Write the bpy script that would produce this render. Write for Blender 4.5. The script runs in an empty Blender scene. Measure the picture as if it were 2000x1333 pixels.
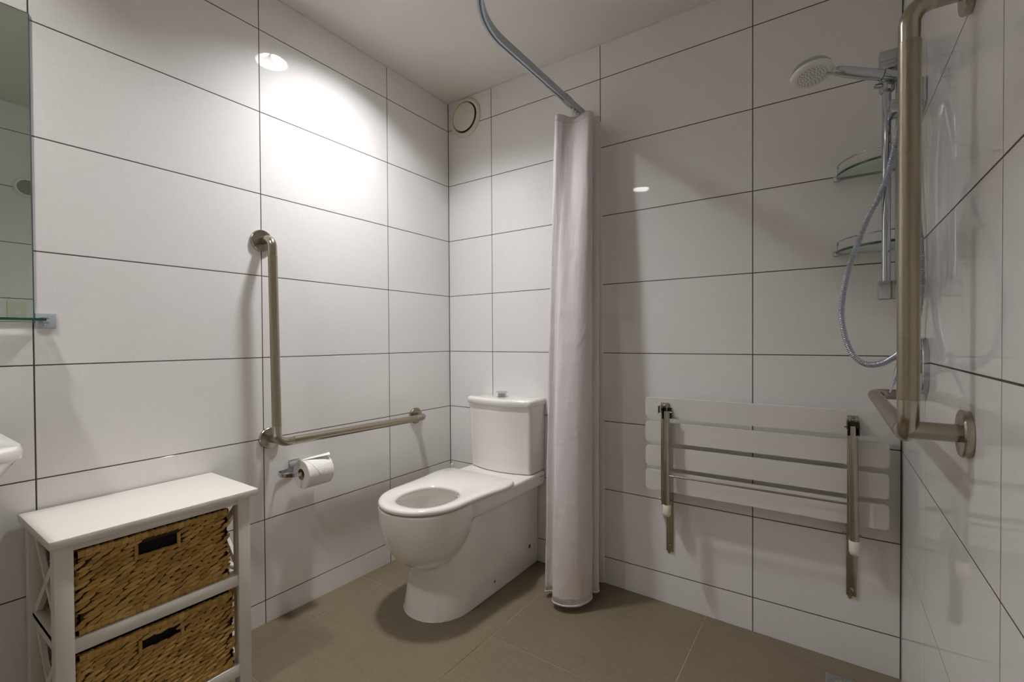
import bpy, bmesh, math, random
from math import sin, cos, pi, radians, sqrt, atan2
from mathutils import Vector, Matrix
random.seed(7)
C = bpy.context.scene.collection
sc = bpy.context.scene

# ------------------------------------------------------------------ camera
cam_d = bpy.data.cameras.new('camera'); cam = bpy.data.objects.new('camera', cam_d); C.objects.link(cam)
sc.camera = cam
F, PX, PY = 904.8133, 994.927, 675.572          # pixels, for a 2000x1333 frame
RX, RY, RZ = -0.0117, 0.0061, 0.6029
cam_d.sensor_fit = 'HORIZONTAL'; cam_d.sensor_width = 36.0
cam_d.lens = F / 2000 * 36.0
cam_d.shift_x = (1000 - PX) / 2000
cam_d.shift_y = (PY - 666.5) / 2000
cam_d.clip_start = 0.01; cam_d.clip_end = 50
rot = Matrix.Rotation(RZ, 3, 'Z') @ Matrix.Rotation(RX, 3, 'X') @ Matrix.Rotation(RY, 3, 'Y') @ Matrix.Rotation(pi/2, 3, 'X')
cam.matrix_world = Matrix.Translation((1.71419, -1.9119, 1.02965)) @ rot.to_4x4()

# ------------------------------------------------------------------ world, exposure
w = bpy.data.worlds.new('world'); sc.world = w; w.use_nodes = True
w.node_tree.nodes['Background'].inputs[0].default_value = (0.8, 0.85, 1.0, 1)
w.node_tree.nodes['Background'].inputs[1].default_value = 0.02
sc.view_settings.view_transform = 'Standard'; sc.view_settings.look = 'None'
sc.view_settings.gamma = 1.0; sc.view_settings.use_curve_mapping = False
sc.view_settings.exposure = 0.24
LAMP = 580.0           # emission strength of the downlight lenses
sc.cycles.diffuse_bounces = 8; sc.cycles.max_bounces = 12

# ------------------------------------------------------------------ constants of the room
W = 1.9064; H = 2.3223; Z0 = 0.0714; YF = -3.0
def fz(x, y): return -0.029 - 0.0168*x - 0.016*y      # the floor falls gently to the shower drain

# ------------------------------------------------------------------ materials
def new_mat(name):
    m = bpy.data.materials.new(name); m.use_nodes = True
    nt = m.node_tree; b = nt.nodes['Principled BSDF']
    return m, nt, b
def nd(nt, t, **kw):
    n = nt.nodes.new(t)
    for k, v in kw.items(): setattr(n, k, v)
    return n
def ramp(nt, fac, stops):
    r = nt.nodes.new('ShaderNodeValToRGB'); e = r.color_ramp.elements
    e[0].position, e[0].color = stops[0][0], (*stops[0][1], 1)
    e[1].position, e[1].color = stops[-1][0], (*stops[-1][1], 1)
    for p, c in stops[1:-1]:
        x = e.new(p); x.color = (*c, 1)
    nt.links.new(fac, r.inputs[0]); return r.outputs[0]
def simple(name, col, rough=0.5, metal=0.0, var=0.0, scale=8.0, bump=0.0, bscale=200.0, spec=0.5, coat=0.0, stretch=None, aniso=0.0):
    m, nt, b = new_mat(name)
    b.inputs['Roughness'].default_value = rough; b.inputs['Metallic'].default_value = metal
    b.inputs['Specular IOR Level'].default_value = spec
    b.inputs['Coat Weight'].default_value = coat
    if aniso: b.inputs['Anisotropic'].default_value = aniso
    tc = nd(nt, 'ShaderNodeTexCoord')
    src = tc.outputs['Object']
    if stretch:
        mp = nd(nt, 'ShaderNodeMapping'); mp.inputs['Scale'].default_value = stretch
        nt.links.new(src, mp.inputs[0]); src = mp.outputs[0]
    n = nd(nt, 'ShaderNodeTexNoise'); n.inputs['Scale'].default_value = scale; n.inputs['Detail'].default_value = 5
    nt.links.new(src, n.inputs['Vector'])
    c0 = tuple(max(0, c*(1-var)) for c in col); c1 = tuple(min(1, c*(1+var)) for c in col)
    nt.links.new(ramp(nt, n.outputs['Fac'], [(0.3, c0), (0.7, c1)]), b.inputs['Base Color'])
    if bump:
        n2 = nd(nt, 'ShaderNodeTexNoise'); n2.inputs['Scale'].default_value = bscale; n2.inputs['Detail'].default_value = 3
        nt.links.new(src, n2.inputs['Vector'])
        bp = nd(nt, 'ShaderNodeBump'); bp.inputs['Strength'].default_value = bump; bp.inputs['Distance'].default_value = 0.001
        nt.links.new(n2.outputs['Fac'], bp.inputs['Height']); nt.links.new(bp.outputs[0], b.inputs['Normal'])
    return m

# glazed wall tile: faint linen weave under a clear gloss
def tile_mat():
    m, nt, b = new_mat('white_glazed_tile')
    tc = nd(nt, 'ShaderNodeTexCoord')
    n = nd(nt, 'ShaderNodeTexNoise'); n.inputs['Scale'].default_value = 1.3; n.inputs['Detail'].default_value = 2
    nt.links.new(tc.outputs['Object'], n.inputs['Vector'])
    mp = nd(nt, 'ShaderNodeMapping'); mp.inputs['Scale'].default_value = (420, 420, 25)
    nt.links.new(tc.outputs['Object'], mp.inputs[0])
    n2 = nd(nt, 'ShaderNodeTexNoise'); n2.inputs['Scale'].default_value = 1; n2.inputs['Detail'].default_value = 1
    nt.links.new(mp.outputs[0], n2.inputs['Vector'])
    mp3 = nd(nt, 'ShaderNodeMapping'); mp3.inputs['Scale'].default_value = (25, 25, 420)
    nt.links.new(tc.outputs['Object'], mp3.inputs[0])
    n3 = nd(nt, 'ShaderNodeTexNoise'); n3.inputs['Scale'].default_value = 1; n3.inputs['Detail'].default_value = 1
    nt.links.new(mp3.outputs[0], n3.inputs['Vector'])
    ad = nd(nt, 'ShaderNodeMath', operation='ADD'); nt.links.new(n2.outputs['Fac'], ad.inputs[0]); nt.links.new(n3.outputs['Fac'], ad.inputs[1])
    ml = nd(nt, 'ShaderNodeMath', operation='MULTIPLY_ADD'); ml.inputs[1].default_value = 0.5; ml.inputs[2].default_value = 0.0
    nt.links.new(ad.outputs[0], ml.inputs[0])
    c = ramp(nt, ml.outputs[0], [(0.3, (0.80, 0.779, 0.762)), (0.7, (0.845, 0.826, 0.812))])
    nt.links.new(c, b.inputs['Base Color'])
    b.inputs['Roughness'].default_value = 0.6
    b.inputs['Specular IOR Level'].default_value = 0.08
    b.inputs['Coat Weight'].default_value = 1.0; b.inputs['Coat Roughness'].default_value = 0.015
    b.inputs['Coat IOR'].default_value = 1.5
    return m
def grout_mat(name, a, b_, c_):
    # grout with its own stains: the wet end of the room has gone yellow-brown
    m, nt, b = new_mat(name)
    tc = nd(nt, 'ShaderNodeTexCoord'); n = nd(nt, 'ShaderNodeTexNoise'); n.inputs['Scale'].default_value = 3.5; n.inputs['Detail'].default_value = 6
    nt.links.new(tc.outputs['Object'], n.inputs['Vector'])
    nt.links.new(ramp(nt, n.outputs['Fac'], [(0.3, a), (0.5, b_), (0.7, c_)]), b.inputs['Base Color'])
    b.inputs['Roughness'].default_value = 0.85
    return m
def floor_mat():
    m, nt, b = new_mat('grey_porcelain_floor')
    tc = nd(nt, 'ShaderNodeTexCoord')
    n = nd(nt, 'ShaderNodeTexNoise'); n.inputs['Scale'].default_value = 3.0; n.inputs['Detail'].default_value = 8; n.inputs['Roughness'].default_value = 0.6
    n2 = nd(nt, 'ShaderNodeTexNoise'); n2.inputs['Scale'].default_value = 160; n2.inputs['Detail'].default_value = 4
    mp = nd(nt, 'ShaderNodeMapping'); mp.inputs['Scale'].default_value = (3, 12, 3)
    nt.links.new(tc.outputs['Object'], mp.inputs[0])
    n3 = nd(nt, 'ShaderNodeTexNoise'); n3.inputs['Scale'].default_value = 6; n3.inputs['Detail'].default_value = 8
    nt.links.new(mp.outputs[0], n3.inputs['Vector'])
    for k in (n, n2): nt.links.new(tc.outputs['Object'], k.inputs['Vector'])
    mx = nd(nt, 'ShaderNodeMix', data_type='RGBA'); mx.inputs[0].default_value = 0.5
    nt.links.new(ramp(nt, n.outputs['Fac'], [(0.3, (0.172, 0.136, 0.086)), (0.7, (0.226, 0.181, 0.117))]), mx.inputs[6])
    nt.links.new(ramp(nt, n3.outputs['Fac'], [(0.3, (0.178, 0.140, 0.089)), (0.7, (0.220, 0.176, 0.114))]), mx.inputs[7])
    mx2 = nd(nt, 'ShaderNodeMix', data_type='RGBA', blend_type='MULTIPLY'); mx2.inputs[0].default_value = 1
    nt.links.new(mx.outputs[2], mx2.inputs[6])
    nt.links.new(ramp(nt, n2.outputs['Fac'], [(0.35, (0.86, 0.86, 0.86)), (0.65, (1.0, 1.0, 1.0))]), mx2.inputs[7])
    nt.links.new(mx2.outputs[2], b.inputs['Base Color'])
    b.inputs['Roughness'].default_value = 0.45; b.inputs['Specular IOR Level'].default_value = 0.4
    bp = nd(nt, 'ShaderNodeBump'); bp.inputs['Strength'].default_value = 0.15; bp.inputs['Distance'].default_value = 0.001
    nt.links.new(n2.outputs['Fac'], bp.inputs['Height']); nt.links.new(bp.outputs[0], b.inputs['Normal'])
    return m
def weave_mat():
    m, nt, b = new_mat('water_hyacinth')
    tc = nd(nt, 'ShaderNodeTexCoord'); geo = nd(nt, 'ShaderNodeNewGeometry')
    mp = nd(nt, 'ShaderNodeMapping'); mp.inputs['Scale'].default_value = (1, 0.25, 1)
    nt.links.new(tc.outputs['Object'], mp.inputs[0])
    n = nd(nt, 'ShaderNodeTexNoise'); n.inputs['Scale'].default_value = 260; n.inputs['Detail'].default_value = 4
    nt.links.new(mp.outputs[0], n.inputs['Vector'])
    nl = nd(nt, 'ShaderNodeTexNoise'); nl.inputs['Scale'].default_value = 12; nl.inputs['Detail'].default_value = 3
    nt.links.new(tc.outputs['Object'], nl.inputs['Vector'])
    mx = nd(nt, 'ShaderNodeMix', data_type='RGBA'); mx.inputs[0].default_value = 0.45
    nt.links.new(ramp(nt, geo.outputs['Random Per Island'], [(0.0, (0.30, 0.155, 0.03)), (0.35, (0.50, 0.28, 0.065)), (0.7, (0.64, 0.38, 0.10)), (1.0, (0.78, 0.53, 0.20))]), mx.inputs[6])
    nt.links.new(ramp(nt, nl.outputs['Fac'], [(0.3, (0.45, 0.25, 0.055)), (0.7, (0.66, 0.42, 0.13))]), mx.inputs[7])
    mx2 = nd(nt, 'ShaderNodeMix', data_type='RGBA', blend_type='MULTIPLY'); mx2.inputs[0].default_value = 0.8
    nt.links.new(mx.outputs[2], mx2.inputs[6])
    nt.links.new(ramp(nt, n.outputs['Fac'], [(0.3, (0.68, 0.66, 0.6)), (0.65, (1, 1, 1))]), mx2.inputs[7])
    nt.links.new(mx2.outputs[2], b.inputs['Base Color'])
    b.inputs['Roughness'].default_value = 0.6
    bp = nd(nt, 'ShaderNodeBump'); bp.inputs['Strength'].default_value = 0.5; bp.inputs['Distance'].default_value = 0.0006
    nt.links.new(n.outputs['Fac'], bp.inputs['Height']); nt.links.new(bp.outputs[0], b.inputs['Normal'])
    return m
def curtain_mat():
    m, nt, b = new_mat('curtain_polyester')
    tc = nd(nt, 'ShaderNodeTexCoord')
    sx = nd(nt, 'ShaderNodeSeparateXYZ'); nt.links.new(tc.outputs['Object'], sx.inputs[0])
    n = nd(nt, 'ShaderNodeTexNoise'); n.inputs['Scale'].default_value = 9; n.inputs['Detail'].default_value = 4
    nt.links.new(tc.outputs['Object'], n.inputs['Vector'])
    # brown water stain that creeps up from the hem
    mr = nd(nt, 'ShaderNodeMapRange'); mr.inputs['From Min'].default_value = 0.42; mr.inputs['From Max'].default_value = 0.0
    nt.links.new(sx.outputs['Z'], mr.inputs['Value'])
    mu = nd(nt, 'ShaderNodeMath', operation='MULTIPLY'); nt.links.new(mr.outputs[0], mu.inputs[0])
    nt.links.new(ramp(nt, n.outputs['Fac'], [(0.4, (0, 0, 0)), (0.75, (1, 1, 1))]), mu.inputs[1])
    m3 = nd(nt, 'ShaderNodeMath', operation='MULTIPLY'); m3.inputs[1].default_value = 0.55; m3.use_clamp = True
    nt.links.new(mu.outputs[0], m3.inputs[0])
    mx = nd(nt, 'ShaderNodeMix', data_type='RGBA'); nt.links.new(m3.outputs[0], mx.inputs[0])
    mx.inputs[6].default_value = (0.80, 0.755, 0.76, 1); mx.inputs[7].default_value = (0.60, 0.42, 0.25, 1)
    nt.links.new(mx.outputs[2], b.inputs['Base Color'])
    b.inputs['Roughness'].default_value = 0.6; b.inputs['Sheen Weight'].default_value = 0.25
    wv = nd(nt, 'ShaderNodeTexNoise'); wv.inputs['Scale'].default_value = 1; wv.inputs['Detail'].default_value = 3
    mp = nd(nt, 'ShaderNodeMapping'); mp.inputs['Scale'].default_value = (70, 70, 3)
    nt.links.new(tc.outputs['Object'], mp.inputs[0]); nt.links.new(mp.outputs[0], wv.inputs['Vector'])
    n4 = nd(nt, 'ShaderNodeTexNoise'); n4.inputs['Scale'].default_value = 11; n4.inputs['Detail'].default_value = 3; n4.inputs['Distortion'].default_value = 1.2
    nt.links.new(tc.outputs['Object'], n4.inputs['Vector'])
    ad = nd(nt, 'ShaderNodeMath', operation='MULTIPLY_ADD'); ad.inputs[1].default_value = 2.5; nt.links.new(n4.outputs['Fac'], ad.inputs[0]); nt.links.new(wv.outputs['Fac'], ad.inputs[2])
    bp = nd(nt, 'ShaderNodeBump'); bp.inputs['Strength'].default_value = 0.5; bp.inputs['Distance'].default_value = 0.004
    nt.links.new(ad.outputs[0], bp.inputs['Height']); nt.links.new(bp.outputs[0], b.inputs['Normal'])
    b.inputs['Subsurface Weight'].default_value = 0.0
    tr = nd(nt, 'ShaderNodeBsdfTranslucent'); tr.inputs[0].default_value = (0.8, 0.74, 0.73, 1)
    ms = nd(nt, 'ShaderNodeMixShader'); ms.inputs[0].default_value = 0.18
    out = nt.nodes['Material Output']
    nt.links.new(b.outputs[0], ms.inputs[1]); nt.links.new(tr.outputs[0], ms.inputs[2]); nt.links.new(ms.outputs[0], out.inputs['Surface'])
    return m
def glass_mat(name, col, rough=0.0):
    m, nt, b = new_mat(name)
    b.inputs['Transmission Weight'].default_value = 1.0; b.inputs['Roughness'].default_value = rough
    b.inputs['IOR'].default_value = 1.45; b.inputs['Base Color'].default_value = (*col, 1)
    n = nd(nt, 'ShaderNodeTexNoise'); n.inputs['Scale'].default_value = 30
    mr = nd(nt, 'ShaderNodeMapRange'); mr.inputs['To Min'].default_value = rough; mr.inputs['To Max'].default_value = rough + 0.02
    nt.links.new(n.outputs['Fac'], mr.inputs['Value']); nt.links.new(mr.outputs[0], b.inputs['Roughness'])
    return m
def emit_mat(name, col, s):
    m = bpy.data.materials.new(name); m.use_nodes = True; nt = m.node_tree; nt.nodes.clear()
    e = nd(nt, 'ShaderNodeEmission'); e.inputs[0].default_value = (*col, 1); e.inputs[1].default_value = s
    o = nd(nt, 'ShaderNodeOutputMaterial'); nt.links.new(e.outputs[0], o.inputs[0]); return m

M = {}
M['tile'] = tile_mat()
M['grout'] = grout_mat('wall_grout', (0.045, 0.034, 0.026), (0.07, 0.055, 0.042), (0.095, 0.065, 0.03))
M['fgrout'] = grout_mat('floor_grout', (0.30, 0.22, 0.11), (0.42, 0.36, 0.27), (0.24, 0.16, 0.06))
M['floor'] = floor_mat()
M['ceil'] = simple('ceiling_paint', (0.80, 0.765, 0.72), 0.6, var=0.015, bump=0.05, bscale=90)
M['silicone'] = simple('silicone_bead', (0.72, 0.70, 0.66), 0.4, var=0.03)
M['ceramic'] = simple('vitreous_china', (0.85, 0.825, 0.785), 0.12, var=0.008, coat=0.8)
M['seatp'] = simple('seat_plastic', (0.80, 0.77, 0.73), 0.12, var=0.008, coat=0.5)
M['steel'] = simple('brushed_steel', (0.44, 0.395, 0.32), 0.22, 1.0, var=0.08, scale=40, stretch=(1, 1, 1), bump=0.06, bscale=600)
M['peened'] = simple('peened_steel', (0.37, 0.325, 0.245), 0.33, 1.0, var=0.04, scale=300, bump=0.05, bscale=900)
M['chrome'] = simple('chrome', (0.54, 0.57, 0.61), 0.06, 1.0, var=0.02)
M['hose'] = simple('chromed_hose', (0.50, 0.53, 0.61), 0.30, 1.0, var=0.03)
M['satin'] = simple('satin_aluminium', (0.47, 0.51, 0.56), 0.38, 0.35, var=0.03)
M['alud'] = simple('aluminium_slot', (0.12, 0.15, 0.2), 0.5, 0.6, var=0.05)
M['cream'] = simple('cream_plastic', (0.74, 0.72, 0.60), 0.4, var=0.02)
M['creamd'] = simple('dark_gap', (0.06, 0.055, 0.045), 0.7, var=0.1)
M['white'] = simple('white_plastic', (0.80, 0.79, 0.76), 0.35, var=0.02)
M['slat'] = simple('white_seat_slat', (0.74, 0.715, 0.69), 0.38, var=0.015, scale=4)
M['rubber'] = simple('ivory_rubber', (0.78, 0.74, 0.64), 0.5, var=0.03)
M['black'] = simple('black_plastic', (0.012, 0.012, 0.014), 0.35, var=0.1)
M['paint'] = simple('white_painted_wood', (0.74, 0.71, 0.65), 0.38, var=0.02, scale=3, stretch=(8, 1, 1), bump=0.06, bscale=120)
M['paper'] = simple('tissue_paper', (0.86, 0.835, 0.79), 0.9, var=0.02, bump=0.25, bscale=350)
M['card'] = simple('cardboard', (0.36, 0.27, 0.13), 0.9, var=0.1)
M['weave'] = weave_mat()
M['shell'] = simple('weave_gap_shade', (0.05, 0.025, 0.008), 0.9, var=0.2)  # shell darkened: the shade between the woven strands is in its colour
M['lining'] = simple('black_lining', (0.004, 0.004, 0.005), 0.9, var=0.1)
M['curtain'] = curtain_mat()
M['glass'] = glass_mat('green_glass', (0.80, 0.93, 0.86))
M['gedge'] = simple('glass_edge', (0.006, 0.085, 0.035), 0.25, var=0.2, coat=0.2)
M['mirror'] = simple('mirror_silver', (0.66, 0.755, 0.69), 0.0, 1.0, var=0.004)
M['mesh'] = simple('grey_speaker_mesh', (0.30, 0.32, 0.30), 0.6, 0.3, var=0.1, scale=300, bump=0.5, bscale=900)
M['water'] = simple('water', (0.55, 0.54, 0.50), 0.02, var=0.01)
M['reflector'] = simple('lamp_reflector', (0.82, 0.82, 0.82), 0.2, 1.0, var=0.02)
M['lamp'] = emit_mat('lamp_glow', (0.985, 0.985, 1.0), LAMP)
M['lamp2'] = emit_mat('lamp_glow_dimmer', (1.0, 0.98, 0.97), LAMP*0.58)  # weaker glow, lowered to balance brightness across the room
M['drainm'] = simple('drain_steel', (0.26, 0.27, 0.28), 0.4, 0.6, var=0.1)
M['rust'] = simple('rust_stain', (0.42, 0.27, 0.07), 0.7, var=0.25, scale=90)

# ------------------------------------------------------------------ object helpers
ORG = {}
def flat_smooth(me, ang=35):
    me.polygons.foreach_set('use_smooth', [True]*len(me.polygons))
    bm = bmesh.new(); bm.from_mesh(me)
    for e in bm.edges:
        if len(e.link_faces) == 2:
            e.smooth = e.calc_face_angle(0) < radians(ang)
    bm.to_mesh(me); bm.free()
def link(name, me, mat, parent=None, at=None):
    o = bpy.data.objects.new(name, me); C.objects.link(o)
    if parent is None:
        if at is None:
            xs = [v.co for v in me.vertices]
            at = Vector(((min(v.x for v in xs)+max(v.x for v in xs))/2, (min(v.y for v in xs)+max(v.y for v in xs))/2, min(v.z for v in xs)))
        at = Vector(at); ORG[o] = at; o.location = at
    else:
        at = ORG[parent]; ORG[o] = at; o.parent = parent
    me.transform(Matrix.Translation(-at))
    if mat:
        for k in (mat if isinstance(mat, (list, tuple)) else [mat]): me.materials.append(M[k])
    return o
def part(name, bm, mat, parent=None, smooth=35, at=None, label=None, kind=None):
    bmesh.ops.recalc_face_normals(bm, faces=bm.faces[:])
    me = bpy.data.meshes.new(name); bm.to_mesh(me); bm.free()
    if smooth: flat_smooth(me, smooth)
    o = link(name, me, mat, parent, at)
    if label: o['label'] = label
    if kind: o['kind'] = kind
    return o
def thing(name, label, cat, at, group=None):
    o = bpy.data.objects.new(name, None); C.objects.link(o); o.empty_display_size = 0.05
    o.location = at; ORG[o] = Vector(at); o['label'] = label; o['category'] = cat
    if group: o['group'] = group
    return o
def tag(o, label, cat, group=None):
    o['label'] = label; o['category'] = cat
    if group: o['group'] = group
    return o
def box(bm, x0, x1, y0, y1, z0, z1, bev=0.0, seg=2):
    b2 = bmesh.new()
    r = bmesh.ops.create_cube(b2, size=1)
    for v in b2.verts:
        v.co = Vector(((x0+x1)/2 + v.co.x*(x1-x0), (y0+y1)/2 + v.co.y*(y1-y0), (z0+z1)/2 + v.co.z*(z1-z0)))
    if bev: bmesh.ops.bevel(b2, geom=b2.edges[:], offset=bev, segments=seg, affect='EDGES', profile=0.5)
    merge(bm, b2); return bm
def merge(bm, b2, mi=None):
    vm = {}
    for v in b2.verts: vm[v] = bm.verts.new(v.co)
    for f in b2.faces:
        try:
            g = bm.faces.new([vm[v] for v in f.verts]); g.material_index = f.material_index if mi is None else mi
        except ValueError: pass
    b2.free()
def nbox(*a, **k):
    bm = bmesh.new(); box(bm, *a, **k); return bm
def prism(bm, pts, z0, z1, mi=0):
    """pts: list of 3-vectors (a flat outline); extruded by vector z1-z0 given as offset vectors"""
    a = [bm.verts.new(Vector(p)+Vector(z0)) for p in pts]; b = [bm.verts.new(Vector(p)+Vector(z1)) for p in pts]
    n = len(pts); fs = [bm.faces.new(a[::-1]), bm.faces.new(b)]
    for i in range(n): fs.append(bm.faces.new((a[i], a[(i+1) % n], b[(i+1) % n], b[i])))
    for f in fs: f.material_index = mi
    return bm
def frames(pts, closed=False):
    P = [Vector(p) for p in pts]; n = len(P); T = []
    for i in range(n):
        a = P[i-1] if (i > 0 or closed) else P[i]; b = P[(i+1) % n] if (i < n-1 or closed) else P[i]
        t = (b-a); T.append(t.normalized() if t.length > 1e-9 else Vector((0, 0, 1)))
    u = T[0].orthogonal().normalized(); out = []
    for i in range(n):
        if i > 0:
            q = T[i-1].rotation_difference(T[i]); u = q @ u
            u = (u - T[i]*u.dot(T[i])).normalized()
        out.append((P[i], u.copy(), T[i].cross(u)))
    return out
def tube(bm, pts, r, seg=20, cap=True, closed=False):
    rs = r if isinstance(r, (list, tuple)) else [r]*len(pts)
    fr = frames(pts, closed); rings = []
    for (p, u, v), rr in zip(fr, rs):
        rings.append([bm.verts.new(p + (u*cos(2*pi*k/seg) + v*sin(2*pi*k/seg))*rr) for k in range(seg)])
    m = len(rings)
    for i in range(m if closed else m-1):
        A, B = rings[i], rings[(i+1) % m]
        for k in range(seg): bm.faces.new((A[k], A[(k+1) % seg], B[(k+1) % seg], B[k]))
    if cap and not closed:
        bm.faces.new(rings[0][::-1]); bm.faces.new(rings[-1])
    return bm
def strip(bm, pts, wdt, th, up):
    """flat bar swept along pts; width along `up`"""
    P = [Vector(p) for p in pts]; up = Vector(up).normalized(); rings = []
    for i, p in enumerate(P):
        t = (P[min(i+1, len(P)-1)] - P[max(i-1, 0)]).normalized(); s = t.cross(up).normalized()
        rings.append([bm.verts.new(p + up*a*wdt/2 + s*b*th/2) for a, b in ((-1, -1), (1, -1), (1, 1), (-1, 1))])
    for A, B in zip(rings, rings[1:]):
        for k in range(4): bm.faces.new((A[k], A[(k+1) % 4], B[(k+1) % 4], B[k]))
    bm.faces.new(rings[0][::-1]); bm.faces.new(rings[-1]); return bm
def fillet(pts, rad, n=10):
    P = [Vector(p) for p in pts]; out = [P[0]]
    for i in range(1, len(P)-1):
        r = rad[i-1] if isinstance(rad, (list, tuple)) else rad
        a = (P[i-1]-P[i]).normalized(); b = (P[i+1]-P[i]).normalized()
        ang = a.angle(b); d = r/math.tan(ang/2); d = min(d, (P[i-1]-P[i]).length*0.49, (P[i+1]-P[i]).length*0.49) if r else 0
        r2 = d*math.tan(ang/2)
        c = P[i] + (a+b).normalized()*(r2/sin(ang/2))
        s = P[i]+a*d-c; e = P[i]+b*d-c; th = s.angle(e)
        ax = s.cross(e).normalized()
        for k in range(n+1): out.append(c + Matrix.Rotation(th*k/n, 3, ax) @ s)
    out.append(P[-1]); return out
def lathe(bm, prof, c, axis='Z', seg=48):
    """prof: list of (radius, height) along axis, from c"""
    c = Vector(c); ax = {'X': Vector((1, 0, 0)), 'Y': Vector((0, 1, 0)), 'Z': Vector((0, 0, 1))}.get(axis) if isinstance(axis, str) else Vector(axis).normalized()
    u = ax.orthogonal().normalized(); v = ax.cross(u); rings = []
    for r, h in prof:
        if r < 1e-6: rings.append([bm.verts.new(c+ax*h)])
        else: rings.append([bm.verts.new(c + ax*h + (u*cos(2*pi*k/seg) + v*sin(2*pi*k/seg))*r) for k in range(seg)])
    for A, B in zip(rings, rings[1:]):
        for k in range(seg):
            if len(A) == 1 and len(B) == 1: continue
            if len(A) == 1: bm.faces.new((A[0], B[(k+1) % seg], B[k]))
            elif len(B) == 1: bm.faces.new((A[k], A[(k+1) % seg], B[0]))
            else: bm.faces.new((A[k], A[(k+1) % seg], B[(k+1) % seg], B[k]))
    return bm
def nl(*a, **k):
    bm = bmesh.new(); lathe(bm, *a, **k); return bm
def loft(bm, rings, cap0=True, cap1=True):
    R = [[bm.verts.new(Vector(p)) for p in r] for r in rings]; n = len(R[0])
    for A, B in zip(R, R[1:]):
        for k in range(n): bm.faces.new((A[k], A[(k+1) % n], B[(k+1) % n], B[k]))
    if cap0: bm.faces.new(R[0][::-1])
    if cap1: bm.faces.new(R[-1])
    return bm

# ================================================================== STRUCTURE
def structure(name, bm, mat, smooth=None):
    o = part(name, bm, mat, None, smooth); o['kind'] = 'structure'; return o
G = 0.0017          # half a grout joint
TH = 0.008
KZ = [Z0 + 0.3*k for k in range(8)]
bm = nbox(-0.12, -0.00035, YF-0.12, 0.12, -0.2, H+0.1); wl = structure('wall_left', bm, 'grout')
bm = nbox(W+0.00035, W+0.12, YF-0.12, 0.12, -0.2, H+0.1); wr = structure('wall_right', bm, 'grout')
bm = nbox(-0.00035, W+0.00035, 0.00035, 0.12, -0.2, H+0.1); wb = structure('wall_back', bm, 'grout')
bm = nbox(-0.00035, W+0.00035, YF-0.12, YF-0.00035, -0.2, H+0.1); wf = structure('wall_front', bm, 'grout')
def tile_block(name, parent, P4, nrm):
    """P4: the tile's four face corners in order; nrm: outward normal. A slab with an eased edge."""
    bm = bmesh.new(); c = sum((Vector(p) for p in P4), Vector())/4; n = Vector(nrm)
    e = 0.0002; inner = []
    for p in P4:
        p = Vector(p); d = c-p
        s = Vector((math.copysign(e, d.x) if abs(d.x) > 1e-4 else 0, math.copysign(e, d.y) if abs(d.y) > 1e-4 else 0, math.copysign(e, d.z) if abs(d.z) > 1e-4 else 0))
        inner.append(bm.verts.new(p+s))
    mid = [bm.verts.new(Vector(p)-n*e) for p in P4]; bk = [bm.verts.new(Vector(p)-n*TH*0.5) for p in P4]
    bm.faces.new(inner)
    k = len(P4)
    for i in range(k):
        j = (i+1) % k
        bm.faces.new((inner[i], mid[i], mid[j], inner[j])); bm.faces.new((mid[i], bk[i], bk[j], mid[j]))
    bm.faces.new(bk[::-1])
    return part(name, bm, 'tile' if nrm[2] == 0 else 'floor', parent, None)
def wall_tiles(parent, cuts, mk, nrm, floorz):
    zs = [None] + KZ + [H - 0.001]
    for a, b in zip(cuts, cuts[1:]):
        for k in range(len(zs)-1):
            z1 = zs[k+1] - (G if k < len(zs)-2 else 0)
            za = (floorz(a) - 0.004) if k == 0 else zs[k]+G
            zb = (floorz(b) - 0.004) if k == 0 else zs[k]+G
            tile_block('tile', parent, [mk(a+G, za), mk(b-G, zb), mk(b-G, z1), mk(a+G, z1)], nrm)
ly = [-0.4275 - 0.5958*j for j in range(4, -1, -1)]
cl = [YF] + ly + [-0.001]
wall_tiles(wl, cl, lambda s, z: (0, s, z), (1, 0, 0), lambda s: fz(0, s))
wall_tiles(wr, cl, lambda s, z: (W, s, z), (-1, 0, 0), lambda s: fz(W, s))
cb = [0.001, 0.2933, 0.8891, 1.4849, W-0.001]
wall_tiles(wb, cb, lambda s, z: (s, 0, z), (0, -1, 0), lambda s: fz(s, 0))
wall_tiles(wf, cb, lambda s, z: (s, YF, z), (0, 1, 0), lambda s: fz(s, YF))

# ceiling with the recessed downlight openings left as separate cans below
bm = nbox(-0.1, W+0.1, YF-0.1, 0.1, H+0.10, H+0.2)
LIGHTS = [(0.402, -0.757), (0.390, -2.02)]
RC = 0.070
ceil = structure('ceiling', bm, 'ceil')
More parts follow.
